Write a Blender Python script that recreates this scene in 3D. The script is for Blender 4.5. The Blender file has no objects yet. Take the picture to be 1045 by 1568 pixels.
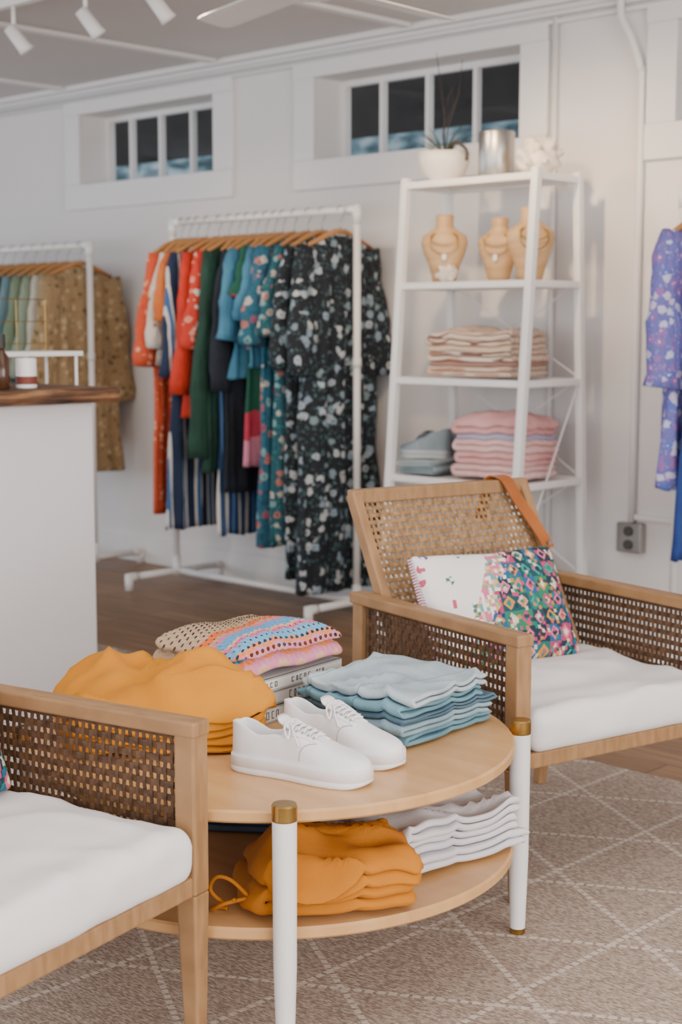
import bpy, math, random
from mathutils import Vector, Matrix, noise, Euler
random.seed(4)
R=math.radians
def srgb(h):
    h=h.lstrip('#'); o=[]
    for i in (0,2,4):
        c=int(h[i:i+2],16)/255
        o.append(c/12.92 if c<=.04045 else ((c+.055)/1.055)**2.4)
    return (o[0],o[1],o[2],1)
# ---------------- floor-plan frame -> room frame (wall_back on y=0)
ROT=R(43.73)
def P(a,b,z=0): return Vector((4.968+.7226*a-.6912*b,-4.894+.6912*a+.7226*b,z))
def PA(d): return R(d)+ROT
# ---------------- materials
def newmat(name):
    m=bpy.data.materials.new(name); m.use_nodes=True
    nt=m.node_tree; b=nt.nodes['Principled BSDF']
    return m,nt,b
def N(nt,t,**k):
    n=nt.nodes.new(t)
    for a,v in k.items(): setattr(n,a,v)
    return n
def coords(nt,scale=(1,1,1),kind='Object'):
    tc=N(nt,'ShaderNodeTexCoord'); mp=N(nt,'ShaderNodeMapping')
    mp.inputs['Scale'].default_value=scale
    nt.links.new(tc.outputs[kind],mp.inputs['Vector']); return mp.outputs['Vector']
def ramp(nt,src,stops,const=False):
    r=N(nt,'ShaderNodeValToRGB')
    if const: r.color_ramp.interpolation='CONSTANT'
    el=r.color_ramp.elements
    while len(el)<len(stops): el.new(.5)
    for e,(p,c) in zip(el,stops): e.position=p; e.color=c
    nt.links.new(src,r.inputs['Fac']); return r.outputs['Color']
def bumpn(nt,b,src,strength,dist=.01):
    n=N(nt,'ShaderNodeBump'); n.inputs['Strength'].default_value=strength; n.inputs['Distance'].default_value=dist
    nt.links.new(src,n.inputs['Height']); nt.links.new(n.outputs['Normal'],b.inputs['Normal'])
def mixc(nt,f,a,b2):
    m=N(nt,'ShaderNodeMix',data_type='RGBA')
    if isinstance(f,float): m.inputs[0].default_value=f
    else: nt.links.new(f,m.inputs[0])
    for i,s in ((6,a),(7,b2)):
        if isinstance(s,tuple): m.inputs[i].default_value=s
        else: nt.links.new(s,m.inputs[i])
    return m.outputs[2]
def mth(nt,op,a,b2=None,c=None):
    m=N(nt,'ShaderNodeMath',operation=op)
    for i,s in enumerate((a,b2,c)):
        if s is None: continue
        if isinstance(s,(int,float)): m.inputs[i].default_value=s
        else: nt.links.new(s,m.inputs[i])
    return m.outputs[0]
def mat(name,c1,c2=None,rough=.6,metal=0,scale=(8,8,8),bump=0,bs=250,coat=0,wrinkle=False):
    m,nt,b=newmat(name)
    c1=srgb(c1); b.inputs['Roughness'].default_value=rough; b.inputs['Metallic'].default_value=metal
    b.inputs['Coat Weight'].default_value=coat
    c2=srgb(c2) if c2 else tuple(min(1,x*.9) for x in c1[:3])+(1,)
    n=N(nt,'ShaderNodeTexNoise'); n.inputs['Scale'].default_value=1; n.inputs['Detail'].default_value=4
    nt.links.new(coords(nt,scale),n.inputs['Vector'])
    nt.links.new(ramp(nt,n.outputs['Fac'],[(.35,c2),(.65,c1)]),b.inputs['Base Color'])
    if wrinkle: fabric_bump(nt,b,.5,bs,wrinkle=True)
    elif bump:
        n2=N(nt,'ShaderNodeTexNoise'); n2.inputs['Scale'].default_value=bs; n2.inputs['Detail'].default_value=3
        nt.links.new(coords(nt),n2.inputs['Vector']); bumpn(nt,b,n2.outputs['Fac'],bump,.004)
    return m
def denim(name,c1,c2,seam,sy=.108,sx=.09):
    m,nt,b=newmat(name); b.inputs['Roughness'].default_value=.88
    n=N(nt,'ShaderNodeTexNoise'); n.inputs['Scale'].default_value=11; n.inputs['Detail'].default_value=5; nt.links.new(coords(nt),n.inputs['Vector'])
    n2=N(nt,'ShaderNodeTexNoise'); n2.inputs['Scale'].default_value=1; n2.inputs['Detail'].default_value=2; nt.links.new(coords(nt,(300,900,300)),n2.inputs['Vector'])
    f=mth(nt,'ADD',mth(nt,'MULTIPLY',n.outputs['Fac'],.65),mth(nt,'MULTIPLY',n2.outputs['Fac'],.35))
    c=ramp(nt,f,[(.40,srgb(c2)),(.60,srgb(c1))])
    s=N(nt,'ShaderNodeSeparateXYZ'); nt.links.new(coords(nt),s.inputs[0])
    a=mth(nt,'LESS_THAN',mth(nt,'ABSOLUTE',mth(nt,'SUBTRACT',s.outputs[1],sy)),.0012)
    a2=mth(nt,'LESS_THAN',mth(nt,'ABSOLUTE',mth(nt,'SUBTRACT',s.outputs[1],sy-.009)),.0008)
    a3=mth(nt,'LESS_THAN',mth(nt,'ABSOLUTE',mth(nt,'ADD',s.outputs[1],mth(nt,'ADD',mth(nt,'MULTIPLY',s.outputs[0],.25),sy*.45))),.0014)
    mk=mth(nt,'MAXIMUM',mth(nt,'MAXIMUM',a,a2),a3)
    nt.links.new(mixc(nt,mth(nt,'MULTIPLY',mk,.7),c,srgb(seam)),b.inputs['Base Color'])
    bumpn(nt,b,mth(nt,'ADD',f,mth(nt,'MULTIPLY',mk,.6)),.5,.004)
    return m
def fabric_bump(nt,b,s=.35,sc=260,wrinkle=False):
    n2=N(nt,'ShaderNodeTexNoise'); n2.inputs['Scale'].default_value=sc
    nt.links.new(coords(nt),n2.inputs['Vector'])
    if not wrinkle: bumpn(nt,b,n2.outputs['Fac'],s,.003); return
    n3=N(nt,'ShaderNodeTexNoise'); n3.inputs['Scale'].default_value=1; n3.inputs['Detail'].default_value=4; n3.inputs['Distortion'].default_value=.8
    nt.links.new(coords(nt,(22,22,7)),n3.inputs['Vector'])
    bumpn(nt,b,mth(nt,'ADD',n3.outputs['Fac'],mth(nt,'MULTIPLY',n2.outputs['Fac'],.06)),.8,.022)
def floral(name,bg,cols,centre,scale=18,size=.34,leaf=None,leafsz=.27):
    m,nt,b=newmat(name); b.inputs['Roughness'].default_value=.8
    co=coords(nt)
    nz=N(nt,'ShaderNodeTexNoise'); nz.inputs['Scale'].default_value=scale*2.2; nt.links.new(co,nz.inputs['Vector'])
    mx=N(nt,'ShaderNodeMix',data_type='VECTOR'); mx.inputs[0].default_value=.7/scale
    nt.links.new(co,mx.inputs[4]); nt.links.new(nz.outputs['Color'],mx.inputs[5])
    v=N(nt,'ShaderNodeTexVoronoi'); v.inputs['Scale'].default_value=scale; nt.links.new(mx.outputs[1],v.inputs['Vector'])
    sp=N(nt,'ShaderNodeSeparateColor'); nt.links.new(v.outputs['Color'],sp.inputs['Color'])
    k=len(cols); pet=ramp(nt,sp.outputs[0],[(i/k,srgb(c)) for i,c in enumerate(cols)],True)
    v2=N(nt,'ShaderNodeTexVoronoi'); v2.inputs['Scale'].default_value=scale*2.3; nt.links.new(mx.outputs[1],v2.inputs['Vector'])
    bgc=mixc(nt,mth(nt,'LESS_THAN',v2.outputs['Distance'],leafsz),srgb(bg),srgb(leaf or bg))
    c=mixc(nt,mth(nt,'LESS_THAN',v.outputs['Distance'],size),bgc,pet)
    c=mixc(nt,mth(nt,'LESS_THAN',v.outputs['Distance'],size*.3),c,srgb(centre))
    nt.links.new(c,b.inputs['Base Color']); fabric_bump(nt,b,wrinkle=True)
    return m
def stripes(name,cols,axis,period,rough=.85,soft=.0,wrinkle=True):
    m,nt,b=newmat(name); b.inputs['Roughness'].default_value=rough
    s=N(nt,'ShaderNodeSeparateXYZ'); nt.links.new(coords(nt),s.inputs[0])
    nn=N(nt,'ShaderNodeTexNoise'); nn.inputs['Scale'].default_value=6; nt.links.new(coords(nt),nn.inputs['Vector'])
    v=mth(nt,'FRACT',mth(nt,'ADD',mth(nt,'ADD',mth(nt,'MULTIPLY',s.outputs[axis],1/period),mth(nt,'MULTIPLY',nn.outputs['Fac'],soft)),50.0))
    tot=sum(w for w,_ in cols); acc=0; st=[]
    for w,c in cols: st.append((acc/tot,srgb(c))); acc+=w
    nt.links.new(ramp(nt,v,st,True),b.inputs['Base Color']); fabric_bump(nt,b,wrinkle=wrinkle)
    return m
# ---------------- mesh builder
class MB:
    def __init__(s): s.v=[]; s.f=[]
    def add(s,vs,fs):
        o=len(s.v); s.v+= [tuple(x) for x in vs]; s.f+=[tuple(i+o for i in f) for f in fs]; return s
    def box(s,c,d,M=None):
        x,y,z=[k/2 for k in d]
        vs=[Vector((sx*x,sy*y,sz*z)) for sz in(-1,1) for sy in(-1,1) for sx in(-1,1)]
        vs=[(M@v if M else v)+Vector(c) for v in vs]
        return s.add(vs,[(0,2,3,1),(4,5,7,6),(0,1,5,4),(2,6,7,3),(0,4,6,2),(1,3,7,5)])
    def beam(s,p0,p1,a,b,a2=None,b2=None,up=(0,0,1)):
        p0=Vector(p0);p1=Vector(p1); a2=a2 or a; b2=b2 or b
        t=(p1-p0).normalized(); up=Vector(up)
        if abs(t.dot(up))>.95: up=Vector((1,0,0))
        sd=up.cross(t).normalized(); u=t.cross(sd)
        vs=[]
        for p,aa,bb in((p0,a,b),(p1,a2,b2)):
            for i,j in((-1,-1),(1,-1),(1,1),(-1,1)): vs.append(p+sd*i*aa/2+u*j*bb/2)
        return s.add(vs,[(3,2,1,0),(4,5,6,7),(0,1,5,4),(1,2,6,5),(2,3,7,6),(3,0,4,7)])
    def tube(s,pts,r,seg=10,fx=1,up=None):
        pts=[Vector(p) for p in pts]; n=len(pts)
        rs=r if isinstance(r,(list,tuple)) else [r]*n
        t0=(pts[1]-pts[0]).normalized()
        u=Vector(up) if up else (Vector((0,0,1)) if abs(t0.z)<.9 else Vector((1,0,0)))
        vs=[];fs=[]
        for i,p in enumerate(pts):
            t=(pts[min(i+1,n-1)]-pts[max(i-1,0)]).normalized()
            sd=u.cross(t)
            if sd.length<1e-4: sd=Vector((0,1,0)).cross(t)
            sd.normalize(); uu=t.cross(sd).normalized(); u=uu
            for k in range(seg):
                an=2*math.pi*k/seg
                vs.append(p+sd*math.cos(an)*rs[i]*fx+uu*math.sin(an)*rs[i])
        for i in range(n-1):
            for k in range(seg):
                k2=(k+1)%seg
                fs.append((i*seg+k,i*seg+k2,(i+1)*seg+k2,(i+1)*seg+k))
        fs.append(tuple(range(seg))[::-1]); fs.append(tuple((n-1)*seg+k for k in range(seg)))
        return s.add(vs,fs)
    def lathe(s,prof,c=(0,0,0),seg=32,M=None):
        vs=[];fs=[];n=len(prof)
        for r,z in prof:
            for k in range(seg):
                an=2*math.pi*k/seg; v=Vector((r*math.cos(an),r*math.sin(an),z))
                vs.append((M@v if M else v)+Vector(c))
        for i in range(n-1):
            for k in range(seg):
                k2=(k+1)%seg; fs.append((i*seg+k,i*seg+k2,(i+1)*seg+k2,(i+1)*seg+k))
        fs.append(tuple(range(seg))[::-1]); fs.append(tuple((n-1)*seg+k for k in range(seg)))
        return s.add(vs,fs)
    def loft(s,rings,cap=True):
        m=len(rings[0]); vs=[v for r in rings for v in r]; fs=[]
        for i in range(len(rings)-1):
            for k in range(m):
                k2=(k+1)%m; fs.append((i*m+k,i*m+k2,(i+1)*m+k2,(i+1)*m+k))
        if cap: fs.append(tuple(range(m))[::-1]); fs.append(tuple((len(rings)-1)*m+k for k in range(m)))
        return s.add(vs,fs)
    def rbox(s,size,r,seg,M=None,fn=None):
        h=[k/2 for k in size]; r=[min(r[i],h[i]*.999) for i in range(3)]
        nx,ny,nz=seg; idx={}; vs=[]; fs=[]
        def vid(i,j,k):
            key=(i,j,k)
            if key in idx: return idx[key]
            t=[2*i/nx-1,2*j/ny-1,2*k/nz-1]
            p=[h[q]*math.sin(t[q]*math.pi/2) for q in range(3)]
            c=[max(-(h[q]-r[q]),min(h[q]-r[q],p[q])) for q in range(3)]
            d=Vector([(p[q]-c[q])/r[q] for q in range(3)])
            if d.length>0: d.normalize()
            v=Vector([c[q]+d[q]*r[q] for q in range(3)])
            if fn: v=fn(v)
            if M: v=M@v
            idx[key]=len(vs); vs.append(v); return idx[key]
        for i in range(nx):
            for j in range(ny):
                fs.append((vid(i,j,0),vid(i,j+1,0),vid(i+1,j+1,0),vid(i+1,j,0)))
                fs.append((vid(i,j,nz),vid(i+1,j,nz),vid(i+1,j+1,nz),vid(i,j+1,nz)))
        for i in range(nx):
            for k in range(nz):
                fs.append((vid(i,0,k),vid(i+1,0,k),vid(i+1,0,k+1),vid(i,0,k+1)))
                fs.append((vid(i,ny,k),vid(i,ny,k+1),vid(i+1,ny,k+1),vid(i+1,ny,k)))
        for j in range(ny):
            for k in range(nz):
                fs.append((vid(0,j,k),vid(0,j,k+1),vid(0,j+1,k+1),vid(0,j+1,k)))
                fs.append((vid(nx,j,k),vid(nx,j+1,k),vid(nx,j+1,k+1),vid(nx,j,k+1)))
        return s.add(vs,fs)
    def obj(s,name,m,parent=None,smooth=False,bevel=0,sub=0,loc=None,rot=None):
        me=bpy.data.meshes.new(name); me.from_pydata(s.v,[],s.f); me.update()
        me.materials.append(m)
        o=bpy.data.objects.new(name,me); bpy.context.scene.collection.objects.link(o)
        if parent: o.parent=parent
        if loc is not None: o.location=loc
        if rot is not None: o.rotation_euler=rot
        if smooth:
            for p in me.polygons: p.use_smooth=True
        if bevel:
            b=o.modifiers.new('bevel','BEVEL'); b.width=bevel; b.segments=2; b.limit_method='ANGLE'
        if sub:
            b=o.modifiers.new('sub','SUBSURF'); b.levels=sub; b.render_levels=sub
        return o
def empty(name,loc=(0,0,0),rz=0):
    o=bpy.data.objects.new(name,None); bpy.context.scene.collection.objects.link(o)
    o.location=loc; o.rotation_euler=(0,0,rz); o.empty_display_size=.1; return o
def lerp(tab,x):
    for (x0,y0),(x1,y1) in zip(tab,tab[1:]):
        if x<=x1: return y0+(y1-y0)*max(0,(x-x0))/(x1-x0)
    return tab[-1][1]
def smooth_path(pts,k=6):
    pts=[Vector(p) for p in pts]; out=[]
    for i in range(len(pts)-1):
        p0=pts[max(i-1,0)];p1=pts[i];p2=pts[i+1];p3=pts[min(i+2,len(pts)-1)]
        for q in range(k):
            t=q/k; out.append(.5*((2*p1)+(p2-p0)*t+(2*p0-5*p1+4*p2-p3)*t*t+(3*p1-p0-3*p2+p3)*t**3))
    return out+[pts[-1]]
def nz3(x,y,z=0): return noise.noise(Vector((x,y,z)))

# ---------------- shared materials
WALL=mat('wall_paint','#E6E2E0','#E2DEDC',.75,scale=(1,1,1),bump=.05,bs=60)
TRIM=mat('trim_paint','#EAE7E5','#E6E3E1',.5,scale=(1,1,1))
CEIL=mat('ceiling_paint','#D6D2D0','#D2CECC',.8,scale=(1,1,1))
WHITEM=mat('white_metal','#F1EFEC','#EDEBE8',.35,scale=(3,3,3))
OAK=mat('oak_wood','#A57E56','#906C47',.5,scale=(14,60,14),bump=.08,bs=120)
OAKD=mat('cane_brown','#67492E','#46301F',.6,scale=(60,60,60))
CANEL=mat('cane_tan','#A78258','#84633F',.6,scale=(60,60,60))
TABLEW=mat('birch_tabletop','#D3A46E','#C99862',.38,scale=(4,30,4),coat=.15)
BRASS=mat('brass','#B8975A','#A08045',.3,metal=1,scale=(20,20,20))
CUSH=mat('cushion_canvas','#EDEAEA','#E7E4E4',.9,scale=(5,5,5),bump=.15)
STEEL=mat('steel','#B5B2AE','#A5A29E',.35,metal=1)
HANG=mat('hanger_wood','#C08A55','#A8733F',.5)

# ---------------- room
CH=2.47
X0,X1,Y0=-4.2,8.0,-8.0
m,nt,b=newmat('oak_floor'); b.inputs['Roughness'].default_value=.42
br=N(nt,'ShaderNodeTexBrick'); br.offset=.37; br.inputs['Scale'].default_value=1
br.inputs['Brick Width'].default_value=1.4; br.inputs['Row Height'].default_value=.13; br.inputs['Mortar Size'].default_value=.002
br.inputs['Color1'].default_value=srgb('#A9835C'); br.inputs['Color2'].default_value=srgb('#8E6A45'); br.inputs['Mortar'].default_value=srgb('#4A3524')
nt.links.new(coords(nt),br.inputs['Vector'])
n=N(nt,'ShaderNodeTexNoise'); n.inputs['Scale'].default_value=1; n.inputs['Detail'].default_value=6
nt.links.new(coords(nt,(2.5,40,1)),n.inputs['Vector'])
g=ramp(nt,n.outputs['Fac'],[(.3,srgb('#B9B0A8')),(.7,(1,1,1,1))])
mm=N(nt,'ShaderNodeMix',data_type='RGBA',blend_type='MULTIPLY'); mm.inputs[0].default_value=1
nt.links.new(br.outputs['Color'],mm.inputs[6]); nt.links.new(g,mm.inputs[7]); nt.links.new(mm.outputs[2],b.inputs['Base Color'])
FLOOR=m
MB().box(((X0+X1)/2,Y0/2,-.05),(X1-X0+.4,-Y0+.4,.1)).obj('floor',FLOOR)
MB().box(((X0+X1)/2,Y0/2,CH+.05),(X1-X0+.4,-Y0+.4,.1)).obj('ceiling',CEIL)
WINS=[(-1.60,-.54,(-1.40,-1.16,-.915,-.67)),(.135,1.28,(.376,.643,.906,1.17)),(1.985,3.13,(2.22,2.49,2.755,3.02))]
WZ0,WZ1=1.96,2.32
w=MB(); W=.22
w.box(((X0+X1)/2,W/2,WZ0/2),(X1-X0,W,WZ0)); w.box(((X0+X1)/2,W/2,(WZ1+CH)/2),(X1-X0,W,CH-WZ1))
xs=[X0]+[k for q in WINS for k in q[:2]]+[X1]
for i in range(0,len(xs),2): w.box(((xs[i]+xs[i+1])/2,W/2,(WZ0+WZ1)/2),(xs[i+1]-xs[i],W,WZ1-WZ0))
w.obj('wall_back',WALL)
MB().box((X0-.1,Y0/2,CH/2),(.2,-Y0,CH)).obj('wall_left',WALL)
MB().box((X1+.1,Y0/2,CH/2),(.2,-Y0,CH)).obj('wall_right',WALL)
w=MB()
w.box(((X0+X1)/2,Y0-.1,.15),(X1-X0,.2,.3)); w.box(((X0+X1)/2,Y0-.1,2.36),(X1-X0,.2,.22))
for xx in (X0+.3,-.9,1.9,4.7,X1-.3): w.box((xx,Y0-.1,1.275),(.35,.2,1.95))
w.obj('wall_front',WALL)
# glass
GL=bpy.data.materials.new('window_glass'); GL.use_nodes=True; nt=GL.node_tree
for q in list(nt.nodes): nt.nodes.remove(q)
o=N(nt,'ShaderNodeOutputMaterial'); ms=N(nt,'ShaderNodeMixShader'); tr=N(nt,'ShaderNodeBsdfTransparent'); gs=N(nt,'ShaderNodeBsdfGlossy')
gs.inputs['Roughness'].default_value=.03; ms.inputs[0].default_value=.03
nt.links.new(tr.outputs[0],ms.inputs[1]); nt.links.new(gs.outputs[0],ms.inputs[2]); nt.links.new(ms.outputs[0],o.inputs[0])
for i,(a,c,mul) in enumerate(WINS):
    e=empty('window_%d'%(i+1),((a+c)/2,0,0)); ox=(a+c)/2
    t=MB(); o0,o1=a-ox-.125,c-ox+.135; y=-.012
    t.box((0,y,1.895),(o1-o0,.024,.13)); t.box((0,y,2.355),(o1-o0,.024,.07))
    t.box((o0+.0625,y,2.14),(.125,.024,.36)); t.box((o1-.0675,y,2.14),(.135,.024,.36))
    t.obj('casing',TRIM,e,bevel=.004)
    t=MB(); hx=(c-a)/2
    t.box((0,.18,WZ0+.0125),(2*hx,.035,.025)); t.box((0,.18,WZ1-.0125),(2*hx,.035,.025))
    t.box((-hx+.0125,.18,2.14),(.025,.035,.31)); t.box((hx-.0125,.18,2.14),(.025,.035,.31))
    for q in mul: t.box((q-ox,.18,2.14),(.022,.03,.31))
    t.obj('sash',TRIM,e)
    MB().box((0,.185,2.14),(2*hx-.04,.004,.31)).obj('glass',GL,e)
# outside
m,nt,b=newmat('pale_siding')
v=N(nt,'ShaderNodeTexNoise'); v.inputs['Scale'].default_value=5; v.inputs['Detail'].default_value=6; nt.links.new(coords(nt,(1,1,3)),v.inputs['Vector'])
nt.links.new(ramp(nt,v.outputs['Fac'],[(.38,srgb('#3F5F66')),(.5,srgb('#80A5AE')),(.62,srgb('#D5E5E6'))]),b.inputs['Base Color'])
sd=MB(); 
for k in range(14): sd.box((0,0,.08+k*.17),(13,.04,.16),Matrix.Rotation(R(-4),4,'X'))
sd.obj('siding_exterior',m,loc=(1,1.9,0))
MB().box((1,.80,2.55),(13,.03,.76)).obj('awning_exterior',mat('dark_awning','#2B2826','#1E1C1B',.9))
MB().box((1,1.9,-.05),(13,3,.08)).obj('ground_exterior',mat('pale_concrete','#BDBAB5'))
# trims
t=MB(); t.box(((X0+X1)/2,-.009,.065),(X1-X0,.018,.13)); t.obj('baseboard_back',TRIM,bevel=.004)
k=1
for z,r in ((2.415,.011),(2.385,.011)):
    MB().tube([(X0,-.014,z),(X1,-.014,z)],r,8).obj('trim_%d'%k,TRIM,smooth=True); k+=1
MB().box(((X0+X1)/2,-.02,CH-.012),(X1-X0,.04,.024)).obj('trim_%d'%k,TRIM); k+=1
for q in range(-3,6):
    MB().box((.712+1.21*q,-4,CH-.008),(.05,7.9,.016)).obj('trim_%d'%k,TRIM,bevel=.002); k+=1
MB().tube([(1.445,-.016,2.40),(1.445,-.016,.14)],.012,8).obj('conduit_pipe',TRIM,smooth=True)
MB().tube(smooth_path([(1.76,-.045,2.46),(1.76,-.045,2.36),(1.80,-.04,2.28),(1.838,-.03,2.16),(1.84,-.02,2.0),(1.84,-.018,.48)],4),.014,8).obj('conduit_pipe',TRIM,smooth=True)
MB().box((2.6,-.01,.50),(1.5,.02,.02)).obj('raceway_trim',TRIM)
e=empty('electrical_outlet',(1.84,0,.42))
MB().box((0,-.02,0),(.11,.04,.115)).obj('metal_box',STEEL,e,bevel=.006)
t=MB()
for zz in (-.026,.026): t.lathe([(.001,0),(.019,0),(.019,.006),(.001,.006)],(0,-.04,zz),16,Matrix.Rotation(R(90),4,'X'))
t.obj('sockets',mat('socket_dark','#4E4A46'),e)

# ---------------- rug
m,nt,b=newmat('rug_wool'); b.inputs['Roughness'].default_value=.95
co=coords(nt); s=N(nt,'ShaderNodeSeparateXYZ'); nt.links.new(co,s.inputs[0])
mask=None
H=.315
for ang in (0,60,120):
    d=mth(nt,'ADD',mth(nt,'MULTIPLY',s.outputs[0],math.cos(R(ang))/H),mth(nt,'MULTIPLY',s.outputs[1],math.sin(R(ang))/H))
    f=mth(nt,'ABSOLUTE',mth(nt,'SUBTRACT',mth(nt,'FRACT',mth(nt,'ADD',d,100.22)),.5))
    l=mth(nt,'GREATER_THAN',f,.5-.006/H)
    al=mth(nt,'ADD',mth(nt,'MULTIPLY',s.outputs[0],-math.sin(R(ang))/.022),mth(nt,'MULTIPLY',s.outputs[1],math.cos(R(ang))/.022))
    dots=mth(nt,'GREATER_THAN',mth(nt,'FRACT',mth(nt,'ADD',al,500.0)),.3)
    l=mth(nt,'MULTIPLY',l,dots)
    mask=l if mask is None else mth(nt,'MAXIMUM',mask,l)
n1=N(nt,'ShaderNodeTexNoise'); n1.inputs['Scale'].default_value=1; n1.inputs['Detail'].default_value=3; nt.links.new(coords(nt,(90,220,50)),n1.inputs['Vector'])
base=ramp(nt,n1.outputs['Fac'],[(.36,srgb('#8B796C')),(.5,srgb('#A69485')),(.66,srgb('#BEAFA1'))])
nt.links.new(mixc(nt,mask,base,srgb('#CFC1B4')),b.inputs['Base Color'])
hh=mth(nt,'ADD',mth(nt,'MULTIPLY',n1.outputs['Fac'],.8),mask); bumpn(nt,b,hh,.6,.008)
MB().box((3.0,-4.2,.006),(6.4,5.5,.012)).obj('area_rug',m)

# ---------------- counter
m,nt,b=newmat('live_edge_wood'); b.inputs['Roughness'].default_value=.6
n=N(nt,'ShaderNodeTexNoise'); n.inputs['Scale'].default_value=1; n.inputs['Detail'].default_value=8; nt.links.new(coords(nt,(25,5,60)),n.inputs['Vector'])
nt.links.new(ramp(nt,n.outputs['Fac'],[(.3,srgb('#2E1D12')),(.5,srgb('#6A462D')),(.68,srgb('#A0764F'))]),b.inputs['Base Color']); bumpn(nt,b,n.outputs['Fac'],.6,.01)
e=empty('checkout_counter',(.82,-2.75,0))
MB().box((-.01,-.01,.505),(.79,1.38,.965)).obj('body',mat('counter_white','#E3E1E4','#DFDDE0',.5,scale=(1,1,1)),e,bevel=.004)
def edge(v):
    v.x+= .018*nz3(v.y*7,3)*(1 if v.x>0 else -1)+.008*nz3(v.y*30,v.z*30); v.y+=.01*nz3(v.x*9,7); return v
MB().rbox((.90,1.50,.045),(.012,.012,.012),(12,80,6),fn=edge).obj('wood_slab_top',m,e,smooth=True,loc=(0,.0,1.012))
e=empty('jewelry_display_stand',(.99,-2.47,1.036))
t=MB(); t.box((0,0,.10),(.18,.92,.014))
for sx in(-.08,.08):
    for sy in(-.44,.44): t.tube([(sx,sy,0),(sx,sy,.1)],.005,8)
t.obj('shelf',WHITEM,e)
t=MB()
for i in range(9): t.tube([(-.08,-.44+i*.11,.107),(-.08,-.44+i*.11,.27)],.0016,6)
for i in range(3): t.tube([(-.08,-.44,.13+i*.07),(-.08,.44,.13+i*.07)],.0016,6)
t.obj('wire_grid',BRASS,e)
e=empty('candle_jar',(1.175,-2.29,1.037))
MB().lathe([(.001,0),(.030,0),(.031,.004),(.031,.085),(.028,.09),(.001,.09)]).obj('jar',WHITEM,e,smooth=True)
MB().lathe([(.0315,.0),(.0317,.002),(.0317,.022),(.0315,.024)],(0,0,.012)).obj('label',mat('label_red','#7C3A2C'),e)
e=empty('room_spray_bottle',(1.175,-2.375,1.037))
MB().lathe([(.001,0),(.022,0),(.024,.004),(.024,.09),(.01,.11),(.009,.12),(.001,.12)],seg=20).obj('bottle',mat('amber_glass','#4A2E1B',rough=.15),e,smooth=True)
MB().lathe([(.001,.12),(.012,.12),(.012,.16),(.001,.16)],seg=16).obj('cap',mat('black_cap','#1E1C1C',rough=.4),e)

# ---------------- garment racks
def rack(name,xa,xb,Y,Hh,foot=.27):
    e=empty(name,((xa+xb)/2,Y,0)); h=(xb-xa)/2; t=MB(); r=.0155
    t.tube([(-h,0,Hh),(h,0,Hh)],r,12)
    t.tube([(-h,0,.06),(h,0,.06)],r,12)
    for sx in(-1,1):
        t.tube([(sx*h,0,.06),(sx*h,0,Hh)],r,12); t.tube([(sx*h,-foot,.06),(sx*h,foot,.06)],r,12)
        t.tube([(sx*h,0,Hh-.06),(sx*h,0,Hh+.018)],r*1.25,12); t.tube([(sx*h,0,Hh),(sx*(h-.06),0,Hh)],r*1.25,12)
        t.tube([(sx*h,0,.04),(sx*h,0,.13)],r*1.3,12); t.tube([(sx*h,0,1.05),(sx*h,0,1.09)],r*1.25,12)
        for sy in(-1,1):
            t.tube([(sx*h,sy*(foot+.02),.075),(sx*h,sy*(foot+.02),.0)],r*1.25,12)
            t.tube([(sx*h,sy*(foot-.03),.06),(sx*h,sy*(foot+.02),.06)],r*1.25,12)
    t.obj('pipe_frame',WHITEM,e,smooth=True); return e
rack('garment_rack',-.515,.665,-.30,1.70)
rack('garment_rack',-2.70,-1.13,-.32,1.62)
rack('garment_rack',2.225,3.60,-.34,1.68)
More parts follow.
